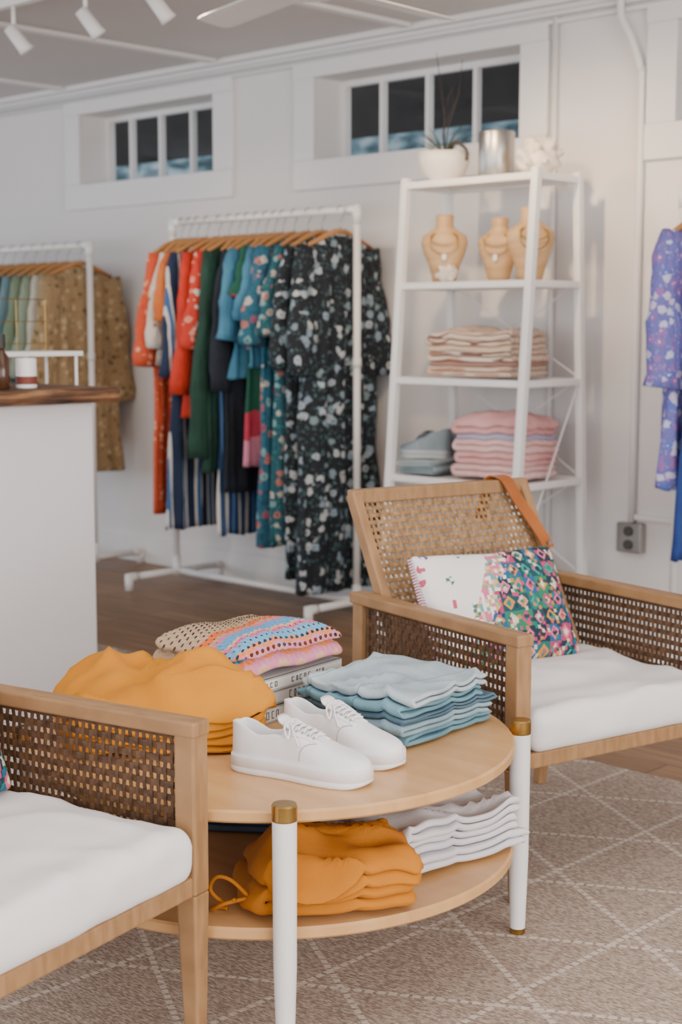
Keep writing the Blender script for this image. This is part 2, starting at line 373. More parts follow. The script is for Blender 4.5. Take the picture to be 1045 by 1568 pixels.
def garment(name,X,length,m,hw=.20,th=.034,flare=1.15,sleeve=.25,sw=.06,Y=-.30,rail=1.70,waist=.95,seed=0,fold=.011,yaw=0):
    ztop=rail-.105
    e=empty(name,(X,Y,ztop),R(yaw)); rnd=random.Random(seed*17+3); ph=rnd.random()*6
    NZ,NA=40,72; rings=[]
    for i in range(NZ+1):
        t=i/NZ; z=-length*t**1.15
        d=-z
        w=lerp([(0,.06),(.03,.13),(.06,hw*.9),(.12,hw),(.42,hw*waist),(max(.45,length),hw*flare)],d)
        thk=lerp([(0,.012),(.06,th*.75),(.2,th),(length,th*(1+.5*(flare-1)*2))],d)
        A=fold*min(1,d/.5+.15)
        ring=[]
        for k in range(NA):
            an=2*math.pi*k/NA; c,s_=math.cos(an),math.sin(an)
            y=w*(abs(c)**.8)*(1 if c>0 else -1); x=thk*(abs(s_)**.7)*(1 if s_>0 else -1)
            x+=A*math.sin(y*62+ph+1.2*math.sin(d*2.2+ph))+A*.6*math.sin(y*117+ph*2+d*1.5)
            x+=.012*nz3(y*5,d*3,seed*3.1)
            y+=.012*nz3(d*4,ph+(3 if c>0 else 0))
            ring.append(Vector((x,y,z+.012*nz3(an*2,seed)*t)))
        rings.append(ring)
    g=MB().loft(rings)
    if sleeve:
        for sy in(-1,1):
            pts=[];rr=[]
            for q in range(13):
                f=q/12; pts.append((.012*math.sin(f*5+seed),sy*(hw-.035+.07*f**.7),-.055-sleeve*f)); rr.append(sw*(.75+.35*f if f<.95 else 1.02)*(1+.09*math.sin(f*13+seed*2+sy)+.05*math.sin(f*29+seed)))
            g.tube(pts,rr,14,fx=.62,up=(0,1,0))
    g.obj('cloth',m,e,smooth=True)
    h=MB()
    h.tube([(0,-hw+.02,-.045),(0,-.10,-.008),(0,-.03,.018),(0,.03,.018),(0,.10,-.008),(0,hw-.02,-.045)],[.009,.013,.012,.012,.013,.009],8)
    h.obj('hanger',HANG,e,smooth=True)
    h=MB()
    pts=[(0,0,.02),(0,0,.06),(0,.014,.078),(0,.021,.098),(0,.015,.118),(0,0,.125),(0,-.014,.118),(0,-.02,.105)]
    h.tube(pts,.0022,6); h.obj('hook',STEEL,e,smooth=True)
    return e
ORF=floral('coral_print','#D4532F',['#E27A52','#EFAE8C','#C9432A'],'#F3D9B8',34,.34,'#BC4528')
CREAM=floral('cream_print','#E0D6C8',['#D9C7AE','#EFE9E0','#9B7B63'],'#7A5A45',26,.3)
NAVYST=stripes('navy_stripe',[(4,'#1E2E4B'),(1.0,'#DAD6D0'),(1.6,'#35689B'),(1.0,'#DAD6D0')],1,.075)
NAVYST2=stripes('blue_stripe',[(3,'#22406E'),(1.2,'#E2DDD6'),(1.5,'#22406E'),(.7,'#5C86B8')],1,.055)
RED=mat('red_cotton','#D93A22','#C23019',.8,wrinkle=True)
REDF=floral('red_floral','#D23B28',['#EDE1D2','#F0A08A'],'#C23019',24,.33)
GREEN=mat('forest_green','#1F4A3A','#183A2E',.8,wrinkle=True)
BLACKN=mat('dark_navy','#1A2130','#12171F',.8,wrinkle=True)
LBLUE=mat('sky_chambray','#4C8BA8','#3B7390',.8,wrinkle=True)
TEALF=floral('teal_floral','#27647A',['#B9756A','#C9BCB2','#1F4D66','#A0566A','#7FA7A8'],'#2B3E4A',24,.42,'#17495C')
TEALG=floral('teal_green_floral','#1F5560',['#7FA7A8','#B9756A','#C4B8AE'],'#23343F',26,.38,'#2F7F86')
BLKF=floral('black_floral','#171C23',['#A9B4BC','#8A9CAA','#BFC3C4','#7C9096'],'#4D5D6C',22,.37,'#3F5A5C',.33)
PINKG=stripes('colour_block',[(1,'#1F5A46'),(1,'#D98AA0'),(1,'#C43A50'),(1,'#1F5A46')],2,.5,soft=.4)
def gx(x): return -.45+(x+.51)*(1.02/1.095)
garment('coral_maxi_dress',gx(-.51),1.24,ORF,.19,sleeve=.50,sw=.06,flare=1.0,seed=1)
garment('cream_print_blouse',gx(-.45),.55,CREAM,.18,sleeve=.42,sw=.05,seed=2,th=.018)
garment('orange_blouse',gx(-.39),.50,mat('orange_cotton','#E07A3A','#CC6628',.8,wrinkle=True),.18,sleeve=.3,seed=3,th=.018,flare=1)
garment('striped_shirt_dress',gx(-.32),1.29,NAVYST,.20,sleeve=.55,sw=.055,flare=1.3,seed=4,th=.026)
garment('red_sweater',gx(-.23),.78,RED,.20,sleeve=.62,sw=.055,seed=5,th=.030)
garment('red_floral_blouse',gx(-.155),.62,REDF,.19,sleeve=.42,seed=6,th=.018)
garment('forest_green_dress',gx(-.09),1.02,GREEN,.20,sleeve=.9,sw=.06,seed=7,th=.026)
garment('striped_trousers',gx(-.03),1.30,NAVYST2,.17,sleeve=0,seed=8,th=.016,flare=1.15)
garment('navy_dress',gx(.035),1.10,BLACKN,.19,sleeve=.6,seed=9,th=.022)
garment('chambray_shirt',gx(.10),.60,LBLUE,.20,sleeve=.38,sw=.06,seed=10,th=.020)
garment('colour_block_dress',gx(.16),.98,PINKG,.17,sleeve=.2,seed=11,th=.016)
garment('blue_chambray_top',gx(.215),.55,LBLUE,.19,sleeve=.3,seed=12,th=.016)
garment('teal_floral_dress',gx(.29),1.32,TEALF,.20,sleeve=.40,sw=.075,flare=1.15,seed=13,th=.030)
garment('teal_green_maxi_dress',gx(.38),1.30,TEALG,.19,sleeve=.36,seed=14,th=.024)
garment('black_floral_dress',gx(.47),1.44,BLKF,.20,sleeve=.50,sw=.07,flare=1.1,seed=15,th=.030)
garment('black_floral_maxi_dress',gx(.585),1.49,BLKF,.21,sleeve=.52,sw=.075,flare=1.22,seed=16,th=.042,fold=.014)
for i,(c,L) in enumerate([('#CFC7B2',.85),('#8F9A84',.8),('#7C8B72',.9),('#6F8C93',.8),('#33453F',.85),('#4B6B5C',.9),('#4A3B33',.8),('#2B2A2C',.9),('#5B7F8A',.8),('#33453F',.9),('#D9CFB9',.8),('#6F7F6A',.9)]):
    garment('hanging_shirt',-1.31-i*.095,L,mat('shirt_cloth_%d'%i,c,None,.85,wrinkle=True),.19,sleeve=.5,Y=-.32,rail=1.62,seed=30+i,th=.024)
BEIF=floral('tan_floral','#A08660',['#8A6F45','#BFAB82','#6B5A3A'],'#57452C',30,.36,'#8C744E')
garment('tan_floral_kimono',-1.205,1.03,BEIF,.21,sleeve=.62,sw=.08,Y=-.32,rail=1.62,seed=51,th=.036)
KIM=floral('violet_floral','#6E6DB4',['#CFC2E0','#9A6BB0','#C2CBE8','#5B6FC0'],'#D9D0EA',30,.44,'#9C92CE')
garment('violet_kimono',2.305,.89,KIM,.21,sleeve=.5,sw=.09,Y=-.34,rail=1.68,seed=60,th=.035,flare=1.15)
garment('cobalt_dress',2.39,1.12,mat('cobalt','#24448C','#1C387A',.8,wrinkle=True),.20,sleeve=0,Y=-.34,rail=1.68,seed=61,th=.026,flare=1.42)
garment('violet_kimono',2.50,.9,KIM,.2,sleeve=.5,Y=-.34,rail=1.68,seed=62,th=.035)

# ---------------- ladder shelf
e=empty('ladder_shelf',(1.38,-.33,0)); t=MB(); hw=.31
def fy(z): return -.125-.14*(1-z/1.77)
def by(z): return .13+.09*(1-z/1.77)
for sx in(-1,1):
    t.beam((sx*hw,fy(0),0),(sx*hw,fy(1.785),1.785),.03,.03)
    t.beam((sx*hw,by(0),0),(sx*hw,by(1.785),1.785),.03,.03)
SH=[1.77,1.387,1.026,.65,.27]
for z in SH:
    z0=z-.013
    t.beam((-hw,fy(z),z0),(hw,fy(z),z0),.026,.026); t.beam((-hw,by(z),z0),(hw,by(z),z0),.026,.026)
    for sx in(-1,1): t.beam((sx*hw,fy(z),z0),(sx*hw,by(z),z0),.026,.026)
t.obj('frame',WHITEM,e,bevel=.003)
t=MB()
for z in SH: t.box((0,(fy(z)+by(z))/2,z-.010),(2*hw-.02,by(z)-fy(z)-.02,.008))
t.obj('shelf_panels',WHITEM,e)
t=MB()
for z0,z1 in((.65,1.026),(.27,.65),(1.026,1.387)):
    t.tube([(-hw,by(z0),z0),(hw,by(z1),z1)],.003,6); t.tube([(hw,by(z0),z0),(-hw,by(z1),z1)],.003,6)
for z0,z1 in((.27,1.026),): t.tube([(hw,fy(z0),z0),(hw,by(z1),z1)],.003,6)
t.obj('wire_braces',WHITEM,e)
e=empty('potted_plant',(1.155,-.33,1.772))
MB().lathe([(.001,0),(.05,0),(.055,.012),(.082,.032),(.098,.075),(.101,.115),(.093,.115),(.088,.09),(.001,.09)],seg=36).obj('pot',mat('white_ceramic','#EDE7DF','#E6DFD6',.35),e,smooth=True)
t=MB(); rnd=random.Random(3)
for i in range(20):
    an=rnd.random()*6.28; l=.09+rnd.random()*.12; sp=.05+rnd.random()*.08
    pts=[(math.cos(an)*sp*f**1.3*1.2,math.sin(an)*sp*f**1.3,.08+l*(f-.35*f*f)) for f in [q/6 for q in range(7)]]
    t.tube(pts,[.0055*(1-q/6.3) for q in range(7)],6,fx=.5)
t.obj('leaves',mat('plant_green','#4F5B3C','#2F3A28',.6),e,smooth=True)
t=MB()
t.tube(smooth_path([(.02,-.02,.08),(.07,-.04,.13),(.11,-.06,.14),(.15,-.05,.11),(.15,-.05,.07)],3),.0065,6)
t.tube([(0,0,.08),(.0,.0,.25),(-.03,.01,.38),(-.06,.02,.50)],[.003,.0025,.002,.001],5)
t.tube([(0,0,.08),(.02,.0,.22),(.06,.01,.33),(.07,.02,.46)],[.003,.0025,.002,.001],5)
t.tube([(.0,0,.25),(.02,.0,.33),(.05,.01,.38)],[.0025,.002,.001],5)
t.tube([(0,.01,.08),(-.01,.0,.2),(.02,.03,.30),(.01,.02,.38)],[.003,.0025,.002,.001],5)
t.obj('branches',mat('twig','#3A2C26'),e,smooth=True)
e=empty('metal_canister',(1.41,-.33,1.772))
MB().lathe([(.001,0),(.066,0),(.068,.003),(.068,.168),(.066,.172),(.062,.172),(.062,.02),(.001,.02)],seg=40).obj('can',STEEL,e,smooth=True)
e=empty('white_coral',(1.605,-.33,1.772)); 
def coral(parent,s,seed):
    t=MB(); rnd=random.Random(seed)
    def fn(v):
        k=1+.22*nz3(v.x*30/s,v.y*30/s,v.z*30/s+seed); return v*k
    t.rbox((.15*s,.12*s,.09*s),(.07*s,.055*s,.044*s),(14,14,10),Matrix.Translation((0,0,.045*s)),fn)
    for i in range(30):
        an=rnd.random()*6.28; el=rnd.random()*1.3; r=.055*s
        d=Vector((math.cos(an)*math.cos(el),math.sin(an)*math.cos(el),math.sin(el)))
        c=Vector((0,0,.04*s)); t.tube([c+d*r*.6,c+d*r*1.2,c+d*r*(1.5+rnd.random()*.3)],[.018*s,.015*s,.010*s],7)
    t.obj('coral',mat('coral_white','#EFE6DA','#DACEC0',.7,scale=(40,40,40)),parent,smooth=True)
coral(e,1.05,1)
BUSTW=mat('bust_wood','#C3A074','#B08C60',.45,scale=(6,6,30))
def bust(X,Y,s,rz,sd):
    e=empty('jewelry_bust',(X,Y,1.389),R(rz)); rings=[]
    for z,w,d,oy in [(0,.045,.04,0),(.02,.05,.042,0),(.06,.062,.042,0),(.10,.082,.042,0),(.135,.092,.04,0),(.158,.086,.036,.0),(.172,.062,.031,.003),(.185,.040,.028,.006),(.20,.034,.028,.008),(.225,.036,.03,.010),(.232,.030,.025,.010)]:
        rings.append([Vector((w*.88*s*math.cos(a)*(1),d*.9*s*math.sin(a)+oy,z*s)) for a in [2*math.pi*k/28 for k in range(28)]])
    MB().loft(rings).obj('form',BUSTW,e,smooth=True)
    t=MB()
    for dep,rr in ((.075,.0022),(.045,.0018)):
        pts=[(.048*s*math.sin(a),-.043*s*abs(math.cos(a/2))**.6-.003,(.172-dep*(1+math.cos(a))/2)*s) for a in [R(-150+i*15) for i in range(21)]]
        t.tube(pts,rr,6)
    t.obj('necklace',BRASS,e,smooth=True)
    t=MB(); t.rbox((.018,.006,.026),(.006,.0029,.008),(6,4,6),Matrix.Translation((0,-.047*s,.085*s))); t.obj('pendant',mat('pearl_white','#F2EEE6',rough=.2),e,smooth=True)
bust(1.185,-.36,1.12,38,1); bust(1.405,-.30,1.04,20,2); bust(1.575,-.33,1.16,55,3)
e=empty('white_coral',(1.275,-.455,1.389)); coral(e,.5,5)

# ---------------- folded cloth: serpentine folded sheets
def folded(name,loc,rz,w,d,layers,wr=.008,seed=0,jit=.008,droop=0,ny=30,np_=26,taper=0,fill=.9,wave=.006,rc=0,crease=.5):
    e=empty(name,loc,rz); rnd=random.Random(seed); z0=wr*.25
    Htot=sum(n*p for _,n,p in layers)
    for li,(m,n,pitch) in enumerate(layers):
        th=pitch*fill
        lw=w*(1-taper*li)+rnd.uniform(-jit,jit); ld=d*(1-taper*li)+rnd.uniform(-jit,jit)
        ox,oy=rnd.uniform(-jit,jit)*.8,rnd.uniform(-jit,jit)*.8; rz_=R(rnd.uniform(-3,3)); cr,sr=math.cos(rz_),math.sin(rz_)
        path=[]; dirn=-1
        ins=[rnd.uniform(0,jit*1.6) for _ in range(n+1)]
        for i in range(n):
            z=pitch/2+i*pitch; a=-dirn*(lw/2-pitch/2-ins[i]); b_=dirn*(lw/2-pitch/2-ins[i+1])
            for q in range(np_+1):
                f=q/np_; path.append((a+(b_-a)*f,z,0,i))
            if i<n-1:
                for q in range(1,6):
                    an=-90+q*30; path.append((b_+dirn*pitch/2*math.cos(R(an)),z+pitch/2+pitch/2*math.sin(R(an)),0,i+q/6))
            dirn=-dirn
        L=len(path); left=[];right=[]
        for i in range(L):
            a=path[max(0,i-1)];b_=path[min(L-1,i+1)]; tx,tz=b_[0]-a[0],b_[1]-a[1]; l=math.hypot(tx,tz) or 1
            nx_,nz_=-tz/l,tx/l; left.append((path[i][0],path[i][1],nx_,nz_,path[i][3])); right.append((path[i][0],path[i][1],-nx_,-nz_,path[i][3]))
        a=path[0];b_=path[1]; sgn=1 if b_[0]>a[0] else -1
        st=(a[0]-sgn*th*.35,a[1],0,0,a[3]); a=path[-1];b_=path[-2]; sgn=1 if a[0]>b_[0] else -1
        en=(a[0]+sgn*th*.35,a[1],0,0,a[3])
        ringdef=left+[en]+right[::-1]+[st]
        rings=[]
        for j in range(ny+1):
            y=ld/2*math.sin((2*j/ny-1)*math.pi/2)
            ed=ld/2-abs(y); k=math.sqrt(max(.03,1-(1-min(1,ed/(th*.5)))**2))
            ring=[]
            for (x,z,nx_,nz_,pi_) in ringdef:
                X=x+nx_*th/2*k; Z=z+nz_*th/2*k
                yn=abs(y)/(ld/2); xn=min(1,abs(X)/(lw/2))
                X*=1-rc*yn**5; Y_=y*(1-rc*xn**5)
                X+=wave*nz3(y*9,seed+li*3.7+round(pi_)*1.3)*(1 if abs(x)>.3*lw else abs(x)/(.3*lw))
                Y_+=wave*1.4*nz3(X*8,seed*2+li*2.9+round(pi_)*.9)*yn
                X,Y_=X*cr-Y_*sr+ox,X*sr+Y_*cr+oy
                Z+=z0; lev=.25+.75*Z/Htot
                rg=(1-abs(nz3(X*6+seed*1.1,Y_*11+3)))**7
                Z+=wr*lev*(nz3(X*7+seed,Y_*7)+.45*nz3(X*16,Y_*16+seed)+crease*rg)
                e_=max(abs(X)/(w/2),abs(Y_)/(d/2))
                Z-=droop*(Z/Htot)*min(1.15,e_)**4
                ring.append(Vector((X,Y_,max(Z,.0006))))
            rings.append(ring)
        MB().loft(rings).obj('layer_%d'%(li+1),m,e,smooth=True)
        z0+=n*pitch
    return e
STR=stripes('beige_knit_stripe',[(2,'#D8C3AE'),(1,'#7E554C'),(2,'#E6D6C4'),(1,'#B98A76')],1,.024,soft=.8,wrinkle=False)
KN=[mat('knit_cream','#E3D2BE'),mat('knit_rose','#A98073'),mat('knit_sand','#D9BFA6')]
folded('folded_striped_sweater',(1.385,-.34,1.028),R(4),.41,.25,[(STR,2,.022),(KN[1],1,.016),(STR,2,.024),(KN[2],1,.020),(STR,2,.026)],.018,1,droop=.025)
PINK=mat('pink_knit','#E2AFAC','#D39997',.9,bump=.5,bs=120); PINK2=mat('pale_pink_knit','#EBC6C1','#DDB0AC',.9,bump=.5,bs=120); LAV=mat('lavender_knit','#B9B6CC','#A6A6BE',.9,bump=.4,bs=120)
folded('folded_pink_sweater',(1.495,-.36,.652),R(3),.34,.27,[(PINK2,2,.026),(PINK,2,.026),(PINK2,2,.026),(LAV,1,.018),(PINK,2,.03)],.020,3,droop=.03,fill=.93,rc=.06)
DG=mat('grey_denim','#8E9FA3','#7D8E94',.85,bump=.1)
folded('folded_denim_shorts',(1.165,-.37,.652),R(5),.17,.30,[(DG,3,.010),(mat('denim_pale','#A9B7BA'),2,.011)],.008,5)
folded('folded_denim_shorts',(1.40,-.34,.272),R(5),.3,.3,[(DG,4,.015)],.008,6)

# ---------------- lounge chairs
def cane(mb,o,U,V,lu,lv,du,dv,wu,wv,th=.0022,amp=.0016):
    o=Vector(o);U=Vector(U).normalized();V=Vector(V).normalized();Nn=U.cross(V)
    nu=int(lu/du);nv=int(lv/dv); du=lu/nu; dv=lv/nv
    def ribbon(pts,sd,w):
        vs=[];fs=[]
        for p in pts:
            for i,j in((-1,-1),(1,-1),(1,1),(-1,1)): vs.append(p+sd*i*w/2+Nn*j*th/2)
        for q in range(len(pts)-1):
            for k in range(4):
                k2=(k+1)%4; fs.append((q*4+k,q*4+k2,q*4+4+k2,q*4+4+k))
        mb.add(vs,fs)
    for i in range(nu+1):
        ribbon([o+U*(i*du)+V*(j*dv)+Nn*amp*(1 if (i+j)%2 else -1) for j in range(nv+1)],U,wu)
    for j in range(nv+1):
        ribbon([o+U*(i*du)+V*(j*dv)+Nn*amp*(-1 if (i+j)%2 else 1) for i in range(nu+1)],V,wv)
HY=.300
def chair(loc,rz,seed):
    e=empty('cane_lounge_chair',loc,rz)
    t=MB()
    for sy in(-1,1):
        y=sy*HY
        t.beam((.29,y,0),(.286,y,.29),.026,.026,.04,.04); t.beam((.286,y,.29),(.286,y,.556),.04,.04)
        t.beam((-.33,y,0),(-.29,y,.29),.026,.026,.038,.038); t.beam((-.29,y,.29),(-.286,y,.556),.038,.038)
        t.beam((-.315,y,.566),(.309,y,.566),.044,.026)
        t.beam((-.29,y,.308),(.29,y,.308),.026,.040)
        t.beam((-.115,sy*(HY-.037),.31),(-.385,sy*(HY-.037),.805),.026,.034,up=(1,0,0))
    t.beam((.286,-HY,.305),(.286,HY,.305),.03,.034); t.beam((-.29,-HY,.305),(-.29,HY,.305),.03,.034)
    t.beam((-.380,-HY+.025,.798),(-.380,HY-.025,.798),.03,.034); t.beam((-.152,-HY+.04,.385),(-.152,HY-.04,.385),.025,.03)
    for xx in (-.2,-.05,.1,.22): t.beam((xx,-HY,.306),(xx,HY,.306),.05,.012)
    t.obj('oak_frame',OAK,e,bevel=.004)
    t=MB()
    for sy in(-1,1): 
        cane(t,(-.262,sy*HY,.334),(1,0,0),(0,0,1),.524,.214,.0145,.0195,.0065,.0115)
        for p,q in (((-.266,.334),(.264,.334)),((-.266,.549),(.264,.549)),((-.264,.334),(-.264,.549)),((.264,.334),(.264,.549))):
            t.tube([(p[0],sy*HY,p[1]),(q[0],sy*HY,q[1])],.006,6)
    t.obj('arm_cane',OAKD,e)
    t=MB(); bx0,bz0,bx1,bz1=-.155,.39,-.374,.785
    L=math.hypot(bx1-bx0,bz1-bz0)
    cane(t,(bx0,-HY+.052,bz0),(0,1,0),(bx1-bx0,0,bz1-bz0),2*HY-.104,L,.0155,.0185,.0075,.010)
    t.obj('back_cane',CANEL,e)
    def puff(v):
        ux,uy=v.x/.24,v.y/.275
        if v.z>0: v.z+=.014*max(0,(1-ux*ux))*max(0,(1-uy*uy))+.010*nz3(v.x*6+seed,v.y*6)+.006*nz3(v.x*16,v.y*5+seed)+.008*(1-abs(nz3(v.x*4+seed,v.y*7)))**8
        v.x+=.006*nz3(v.y*12,v.z*20,seed); return v
    MB().rbox((.47,2*HY-.048,.092),(.03,.03,.034),(36,40,10),Matrix.Translation((.083,0,.366)),puff).obj('seat_cushion',CUSH,e,smooth=True)
    return e
ch1=chair(P(.461,3.452,.012),R(-12.9),1)
ch2=chair(P(-.644,2.259,.012),R(12.2),2)
# pillow
m,nt,b=newmat('patchwork'); b.inputs['Roughness'].default_value=.85
co=coords(nt); s=N(nt,'ShaderNodeSeparateXYZ'); nt.links.new(co,s.inputs[0])
nz_=N(nt,'ShaderNodeTexNoise'); nz_.inputs['Scale'].default_value=40; nt.links.new(co,nz_.inputs['Vector'])
mx=N(nt,'ShaderNodeMix',data_type='VECTOR'); mx.inputs[0].default_value=.008; nt.links.new(co,mx.inputs[4]); nt.links.new(nz_.outputs['Color'],mx.inputs[5])
def vor(sc_,rnd_,dist='CHEBYCHEV'):
    v=N(nt,'ShaderNodeTexVoronoi',distance=dist); v.voronoi_dimensions='2D'; v.inputs['Scale'].default_value=sc_; v.inputs['Randomness'].default_value=rnd_
    nt.links.new(mx.outputs[1],v.inputs['Vector']); q=N(nt,'ShaderNodeSeparateColor'); nt.links.new(v.outputs['Color'],q.inputs['Color']); return v.outputs['Distance'],q
dA,cA=vor(25,0); dB,cB=vor(110,0); dC,cC=vor(25,0,'MANHATTAN')
bgc=ramp(nt,cA.outputs[0],[(i/7,srgb(c)) for i,c in enumerate(['#1D6B66','#16303F','#B23E66','#1F5E8A','#2B7A5E','#16303F','#174A56'])],True)
fgc=ramp(nt,cA.outputs[1],[(i/6,srgb(c)) for i,c in enumerate(['#D9708F','#CDBFA8','#2E9C8E','#C98F40','#D99A90','#C93A6A'])],True)
ctr=ramp(nt,cA.outputs[2],[(i/4,srgb(c)) for i,c in enumerate(['#17303F','#E3D8C4','#B23560','#1F7A70'])],True)
pc=mixc(nt,mth(nt,'LESS_THAN',dC,.42),bgc,fgc)
pc=mixc(nt,mth(nt,'LESS_THAN',dC,.22),pc,ctr)
fine=mth(nt,'GREATER_THAN',cB.outputs[0],.70)
pc=mixc(nt,mth(nt,'MULTIPLY',fine,.85),pc,ramp(nt,cB.outputs[1],[(i/6,srgb(c)) for i,c in enumerate(['#17303F','#DDD0BA','#C4476F','#1F7A70','#C98A3A','#16303F'])],True))
v3=N(nt,'ShaderNodeTexVoronoi'); v3.inputs['Scale'].default_value=24; nt.links.new(mx.outputs[1],v3.inputs['Vector'])
s3=N(nt,'ShaderNodeSeparateColor'); nt.links.new(v3.outputs['Color'],s3.inputs['Color'])
motif=mth(nt,'MULTIPLY',mth(nt,'LESS_THAN',v3.outputs['Distance'],.28),mth(nt,'GREATER_THAN',cB.outputs[2],.5))
wf=mixc(nt,motif,srgb('#EFEAE8'),ramp(nt,s3.outputs[0],[(0,srgb('#EFEAE8')),(.35,srgb('#C4566B')),(.55,srgb('#4B7A6A')),(.7,srgb('#5B5F9A')),(.85,srgb('#EFEAE8'))],True))
dx=mth(nt,'ADD',s.outputs[0],mth(nt,'MULTIPLY',s.outputs[1],-.6))
tr2=mth(nt,'GREATER_THAN',mth(nt,'ADD',dx,mth(nt,'MULTIPLY',cB.outputs[2],.03)),-.025)
lace_=mth(nt,'MULTIPLY',mth(nt,'GREATER_THAN',dx,-.095),mth(nt,'GREATER_THAN',cB.outputs[0],.35))
wf=mixc(nt,lace_,wf,ramp(nt,cB.outputs[1],[(0,srgb('#D9708F')),(.3,srgb('#CBB070')),(.55,srgb('#6FA59F')),(.8,srgb('#E9B7A8'))],True))
nt.links.new(mixc(nt,tr2,wf,pc),b.inputs['Base Color']); fabric_bump(nt,b,.5)
PATCH=m
def pillow(name,parentless_loc,rot,w,h,th,mm,fringe=True):
    e=bpy.data.objects.new(name,None); bpy.context.scene.collection.objects.link(e); e.location=parentless_loc; e.rotation_euler=rot
    def fn(v):
        ux,uy=v.x/(w/2),v.y/(h/2)
        k=max(0,(1-abs(ux)**2.6))*max(0,(1-abs(uy)**2.6)); k=k**.5
        v.z=v.z*(.10+.9*k)+.004*nz3(v.x*14,v.y*14)
        v.x*=1-.05*(1-abs(uy))*abs(ux); v.y*=1-.07*(1-abs(ux))*abs(uy); return v
    MB().rbox((w,h,th),(.01,.01,th*.45),(34,26,10),None,fn).obj('cover',mm,e,smooth=True)
    if fringe:
        t=MB()
        for i in range(40):
            y=-h/2+.01+i*(h-.02)/39; t.tube([(-w/2+.014,y,0),(-w/2-.002,y+.002,.002),(-w/2-.010,y,-.002)],.0024,5)
        t.obj('fringe',mat('fringe_pink','#D9B4C6'),e,smooth=True)
    return e
def chair_pt(ch,v): return Matrix.Translation(ch.location)@Matrix.Rotation(ch.rotation_euler.z,4,'Z')@Vector(v)
def chair_rot(ch,tilt,roll): # pillow local x along chair +y, local y up the backrest
    M=Matrix.Rotation(ch.rotation_euler.z,4,'Z')@Matrix.Rotation(R(90),4,'Z')@Matrix.Rotation(R(tilt),4,'X')@Matrix.Rotation(R(roll),4,'Z')
    return M.to_euler()
pillow('throw_pillow',chair_pt(ch1,(-.105,-.038,.543)),chair_rot(ch1,63,-1),.42,.29,.11,PATCH)
pillow('throw_pillow',chair_pt(ch2,(-.13,.05,.543)),chair_rot(ch2,66,0),.42,.28,.11,PATCH)
# leather strap
e=empty('leather_strap',chair_pt(ch1,(0,0,0)),ch1.rotation_euler.z); t=MB()
path=smooth_path([(-.425,.165,.71),(-.412,.17,.77),(-.403,.175,.812),(-.385,.185,.824),(-.358,.195,.815),(-.332,.210,.77),(-.300,.230,.72),(-.275,.245,.68),(-.255,.255,.645)],4)
vs=[];fs=[]; NP=len(path)
for i,p in enumerate(path):
    tt=(path[min(i+1,NP-1)]-path[max(i-1,0)]).normalized(); sd=Vector((0,1,0)); sd=(sd-tt*sd.dot(tt)).normalized(); nn=tt.cross(sd)
    for a_,b_ in((-1,-1),(1,-1),(1,1),(-1,1)): vs.append(p+sd*a_*.018+nn*b_*.002)
for q in range(NP-1):
    for k2 in range(4): kk=(k2+1)%4; fs.append((q*4+k2,q*4+kk,q*4+4+kk,q*4+4+k2))
fs+=[(3,2,1,0),(NP*4-4,NP*4-3,NP*4-2,NP*4-1)]
t.add(vs,fs); t.obj('band',mat('tan_leather','#B0642C','#9A5524',.4),e)
t=MB(); t.lathe([(.001,0),(.006,0),(.006,.004),(.001,.004)],(-.254,.253,.66),12,Matrix.Rotation(R(90),4,'Y')); t.obj('rivet',STEEL,e)

# ---------------- coffee table
tc=P(-.132,2.850,.012)
e=empty('round_coffee_table',tc,0)
RT=.468
prof=[(.001,0),(RT-.004,0),(RT,.004),(RT,.018),(RT-.004,.022),(.001,.022)]
MB().lathe(prof,(0,0,.398),128).obj('top',TABLEW,e,bevel=0)
MB().lathe(prof,(0,0,.197),128).obj('lower_shelf',TABLEW,e)
ang0=math.atan2(P(.3504,2.896).y-P(-.15,2.855).y,P(.3504,2.896).x-P(-.15,2.855).x)
tl=MB();tb=MB()
for q in range(4):
    an=ang0+q*math.pi/2; c=Vector((math.cos(an)*.488,math.sin(an)*.488,0))
    tl.lathe([(.001,.012),(.015,.012),(.0195,.16),(.0205,.411),(.001,.411)],c,40)
    tb.lathe([(.001,.411),(.0208,.411),(.0212,.413),(.0212,.436),(.0195,.439),(.001,.439)],c,40)
    tb.lathe([(.001,0),(.013,0),(.0152,.002),(.0152,.012),(.001,.012)],c,40)
tl.obj('legs',mat('leg_white','#ECEAEA','#E8E6E6',.3),e,smooth=False); tb.obj('brass_caps',BRASS,e)
TZ=.012+.4205; LZ=.012+.2195
